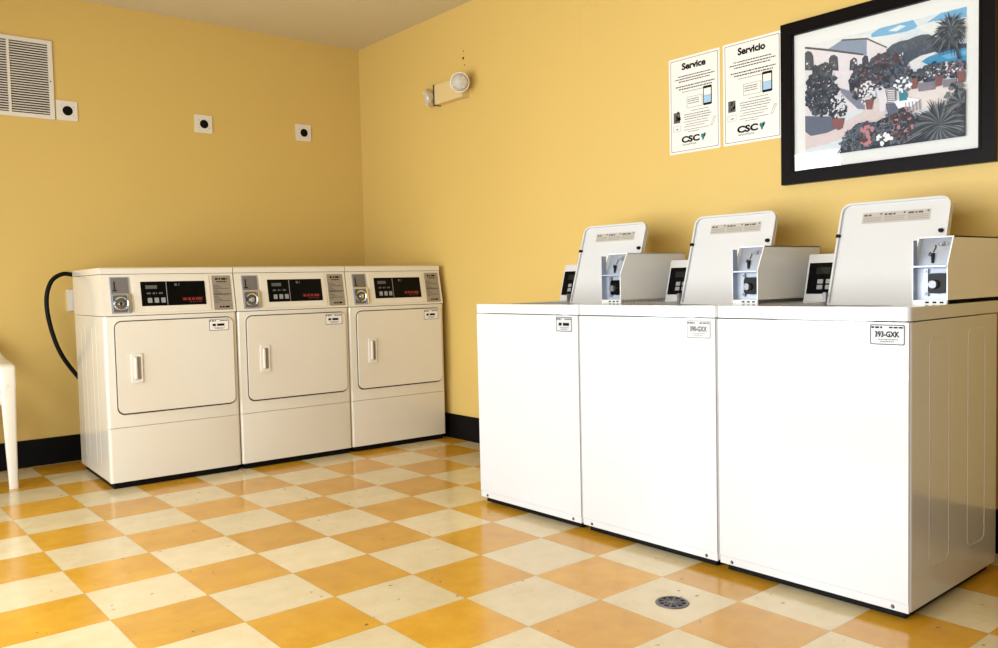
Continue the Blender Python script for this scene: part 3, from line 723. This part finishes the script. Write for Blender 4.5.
area_('terrace', [(.50, .40), (.59, .42), (.712, .46), (.813, .44), (.945, .42), (1, .40), (1, .30), (.911, .30), (.813, .28), (.712, .25), (.56, .25)])
area_('step', [(.235, .575), (.331, .512), (.405, .43), (.405, .345), (.36, .36), (.253, .52)]); area_('wall', [(.19, .58), (.245, .53), (.35, .375), (.30, .335), (.22, .44)])
area_('shade', [(0, .38), (.172, .339), (.242, .23), (.152, .198), (.04, .193), (0, .24)])
cluster(['leaf', 'leaf2', 'leaf'], .118, .585, .105, .215, 130, .024); cluster(['leaf3', 'maroon', 'leaf2', 'slate2', 'leaf'], .115, .57, .105, .21, 170, .008); cluster(['flower', 'leaf3'], .12, .60, .10, .20, 26, .004)
cluster(['leaf', 'leaf2'], .225, .40, .06, .10, 40, .012); cluster(['flower', 'wall'], .235, .42, .06, .10, 60, .008); cluster(['leaf', 'leaf2'], .20, .40, .035, .06, 16, .011)
area_('pot', [(.184, .315), (.275, .303), (.263, .217), (.233, .204), (.196, .237)])
cluster(['leaf', 'leaf2', 'maroon'], .375, .585, .065, .135, 80, .018); cluster(['leaf', 'leaf2', 'maroon', 'slate'], .52, .655, .10, .115, 110, .021); cluster(['leaf', 'leaf2', 'slate2'], .61, .56, .085, .085, 70, .02)
cluster(['leaf3', 'mauve', 'leaf', 'slate2', 'maroon'], .53, .62, .16, .13, 170, .007); cluster(['leaf3', 'maroon', 'leaf', 'slate2'], .375, .585, .065, .13, 80, .007)
cluster(['leaf', 'leaf2'], .435, .47, .04, .08, 26, .011); cluster(['flower', 'wall'], .425, .48, .05, .10, 44, .008)
area_('pot', [(.41, .425), (.465, .42), (.453, .335), (.421, .34)])
cluster(['leaf', 'leaf2', 'mauve', 'slate'], .815, .54, .12, .06, 70, .017); cluster(['leaf', 'mauve', 'leaf2'], .94, .53, .07, .055, 50, .016); cluster(['mauve', 'leaf3', 'sand', 'leaf', 'slate2'], .86, .55, .14, .055, 160, .006)
for q in ([(.734, .48), (.831, .468), (.831, .405), (.737, .41)], [(.873, .468), (.948, .458), (.948, .403), (.877, .407)]): area_('planter', q)
for q in ([(.834, .505), (.873, .50), (.866, .425), (.837, .423)], [(.695, .525), (.734, .52), (.729, .44), (.698, .438)], [(.953, .50), (1, .50), (.995, .42), (.96, .42)]): area_('pot', q)
area_('wall', [(.50, .43), (.535, .48), (.55, .40), (.54, .30), (.505, .30)])
area_('planter', [(.548, .49), (.60, .475), (.603, .355), (.556, .36)])
for k in range(6): area_('sand', [(.552, .47-.018*k), (.598, .458-.018*k), (.598, .450-.018*k), (.552, .462-.018*k)])
area_('flower', [(.59, .365), (.66, .385), (.75, .345), (.70, .30), (.62, .30)]); area_('teal', [(.622, .45), (.666, .45), (.672, .36), (.625, .36)])
cluster(['flower', 'flower', 'leaf3'], .648, .49, .05, .06, 44, .010)
area_('shade', [(.54, .36), (.60, .35), (.62, .28), (.56, .24)])
for k in range(5): area_('planter', [(.66+.02*k, .34), (.665+.02*k, .34), (.67+.02*k, .26), (.664+.02*k, .26)])
area_('leaf', [(.222, 0), (.291, .11), (.388, .17), (.517, .24), (.608, .26), (.677, .22), (.747, .22), (.88, .25), (1, .36), (1, 0)])
cluster(['leaf', 'leaf2', 'slate2'], .42, .12, .13, .11, 110, .017); cluster(['leaf2', 'leaf3', 'slate2'], .62, .14, .12, .12, 80, .013)
cluster(['leaf2', 'shade', 'slate2', 'leaf3'], .36, .10, .12, .10, 190, .007); cluster(['leaf3', 'leaf', 'mauve', 'slate2'], .62, .15, .13, .14, 170, .007)
cluster(['leaf2', 'leaf', 'leaf3'], .95, .33, .05, .10, 50, .014)
palm(.855, .115, .20, 46, ['leaf3', 'leaf2', 'leaf', 'leaf3', 'planter'], -.3, PI+.3); palm(.865, .10, .15, 44, ['leaf2', 'leaf3', 'leaf']); palm(.855, .12, .19, 40, ['leaf', 'leaf3', 'leaf2', 'leaf'], -.3, PI+.3); palm(.97, .26, .11, 16, ['leaf3', 'leaf', 'leaf2'], .4, PI+.5)
cluster(['pink', 'maroon', 'pink'], .425, .13, .05, .09, 30, .013); cluster(['maroon', 'pink', 'leaf'], .64, .17, .07, .13, 44, .013); cluster(['flower'], .535, .07, .045, .045, 20, .011)
area_('leaf', [(.925, .80), (.935, .80), (.965, .66), (.975, .60), (.96, .60), (.95, .66)])
palm(.918, .845, .125, 46, ['leaf', 'leaf2', 'leaf3', 'leaf']); palm(.915, .85, .09, 30, ['leaf2', 'leaf', 'leaf3']); cluster(['leaf', 'leaf2'], .915, .79, .06, .07, 30, .014)
b.build('art_print', ART, root, smooth=False, normals=False)
MB().box(-hw+.05, hw-.05, -.0225, -.0205, .05, FH-.05).build('glazing', M['glass'], root, smooth=False)

# ------------------------------------------------------------------ floor drain
root = empty('floor_drain', (1.366, -1.389, 0), .5, category='drain', label='small round metal floor drain set in a cream tile before the washers')
MB().lathe([(.043, .001), (.043, .003), (.047, .0038), (.051, .003), (.053, .0)], (0, 0, 0), n=32).build('rim', M['iron'], root)
MB().lathe([(0, .0012), (.044, .0012), (.044, .0002)], (0, 0, 0), n=32).build('drain_well', M['hole'], root)
b = MB()
b.lathe([(.0245, .0014), (.0245, .003), (.0275, .003), (.0275, .0014)], (0, 0, 0), n=24); b.lathe([(.0, .003), (.009, .003), (.009, .0014)], (0, 0, 0), n=16)
for k in range(10):
    b.box(.008, .044, -.0026, .0026, .0013, .003, rot=(Vector((0, 0, 0)), Matrix.Rotation(k*PI/5, 3, 'Z')))
b.build('grate', M['iron'], root)

# ------------------------------------------------------------------ white resin armchair by the back wall
root = empty('plastic_chair', (-.145, 2.13, 0), 0, category='chair', label='white moulded plastic armchair standing against the back wall')
def strip(mb, P, hw_, ht, n=10):
    """a bar of elliptical section along P; hw_: half width along x at each point, ht: half thickness in the bend plane"""
    P = [Vector(p) for p in P]; rings = []
    for i, p in enumerate(P):
        t = (P[min(i+1, len(P)-1)]-P[max(i-1, 0)]).normalized(); a = Vector((1, 0, 0)); a = (a - t*a.dot(t)).normalized(); c = t.cross(a)
        W_ = hw_[i] if isinstance(hw_, list) else hw_; H_ = ht[i] if isinstance(ht, list) else ht
        rings.append([mb.bm.verts.new(p + a*W_*(abs(math.cos(q))**.6)*math.copysign(1, math.cos(q)) + c*H_*(abs(math.sin(q))**.6)*math.copysign(1, math.sin(q))) for q in [2*PI*(k+.5)/n for k in range(n)]])
    for A, B in zip(rings, rings[1:]):
        for k in range(n): mb.bm.faces.new((A[k], A[(k+1) % n], B[(k+1) % n], B[k]))
    mb.bm.faces.new(rings[0][::-1]); mb.bm.faces.new(rings[-1]); mb._fin([v for g in rings for v in g])
for s in (-1, 1):
    b = MB()
    P = spline([(s*.270, -.213, 0), (s*.268, -.208, .22), (s*.267, -.206, .44), (s*.267, -.205, .600), (s*.268, -.198, .628), (s*.270, -.160, .637), (s*.275, 0, .645), (s*.268, .12, .668), (s*.245, .215, .74)], 5)
    hw2 = []
    for p in P: hw2.append(.0215+.015*min(1, max(0, (p.z-.05)/.5)))
    strip(b, P, hw2, [.016 if p.z < .55 else .012 for p in P], 14)
    b.build('armrest', M['chair'], root)
    b = MB(); strip(b, spline([(s*.262, -.205, .545), (s*.235, -.190, .47), (s*.205, -.165, .43)], 4), .012, .022, 10); b.build('seat_bracket', M['chair'], root)
    b = MB(); strip(b, [(s*.225, .265, 0), (s*.215, .225, .25), (s*.20, .18, .42)], [.018, .024, .03], [.012, .015, .018], 12); b.build('leg', M['chair'], root)
b = MB(); nx, ny = 12, 12; g = []
def seatp(i, j, d=0):
    u = -1+2*i/nx; v = -1+2*j/ny; wd2 = .225-.02*max(0, v)
    return (u*wd2, v*.21, .435 - .018*(1-u*u)*(1-v*v) - .03*max(0, -v-.6)**1.5 + .012*v*-1*0 - d)
for d in (0, .012): g.append([[b.bm.verts.new(seatp(i, j, d)) for j in range(ny+1)] for i in range(nx+1)])
for i in range(nx):
    for j in range(ny):
        b.bm.faces.new((g[0][i][j], g[0][i+1][j], g[0][i+1][j+1], g[0][i][j+1])); b.bm.faces.new((g[1][i][j], g[1][i][j+1], g[1][i+1][j+1], g[1][i+1][j]))
for i in range(nx):
    b.bm.faces.new((g[0][i][0], g[1][i][0], g[1][i+1][0], g[0][i+1][0])); b.bm.faces.new((g[0][i][ny], g[0][i+1][ny], g[1][i+1][ny], g[1][i][ny]))
for j in range(ny):
    b.bm.faces.new((g[0][0][j], g[0][0][j+1], g[1][0][j+1], g[1][0][j])); b.bm.faces.new((g[0][nx][j], g[1][nx][j], g[1][nx][j+1], g[0][nx][j+1]))
b.build('seat', M['chair'], root)
b = MB()
def bk(x, z): return (x, .195 + (z-.44)*.20 - .10*(x/.24)**2*.5, z)
for k in range(7):                             # upright slats of the back
    x = -.165+.055*k; strip(b, [bk(x, z) for z in (.43, .52, .62, .72, .78)], .016, .006, 8)
strip(b, [bk(x, .80-.25*(x/.24)**4*.3) for x in (-.245, -.20, -.12, -.04, .04, .12, .20, .245)], .0, .0, 8) if False else None
P = [bk(x, .795-.05*(x/.245)**4) for x in [-.25+.05*k for k in range(11)]]
b.tube(P, .022, 10)
for s in (-1, 1): strip(b, [bk(s*.215, z) for z in (.42, .52, .62, .72, .77)], .024, .010, 10)
b.build('backrest', M['chair'], root)
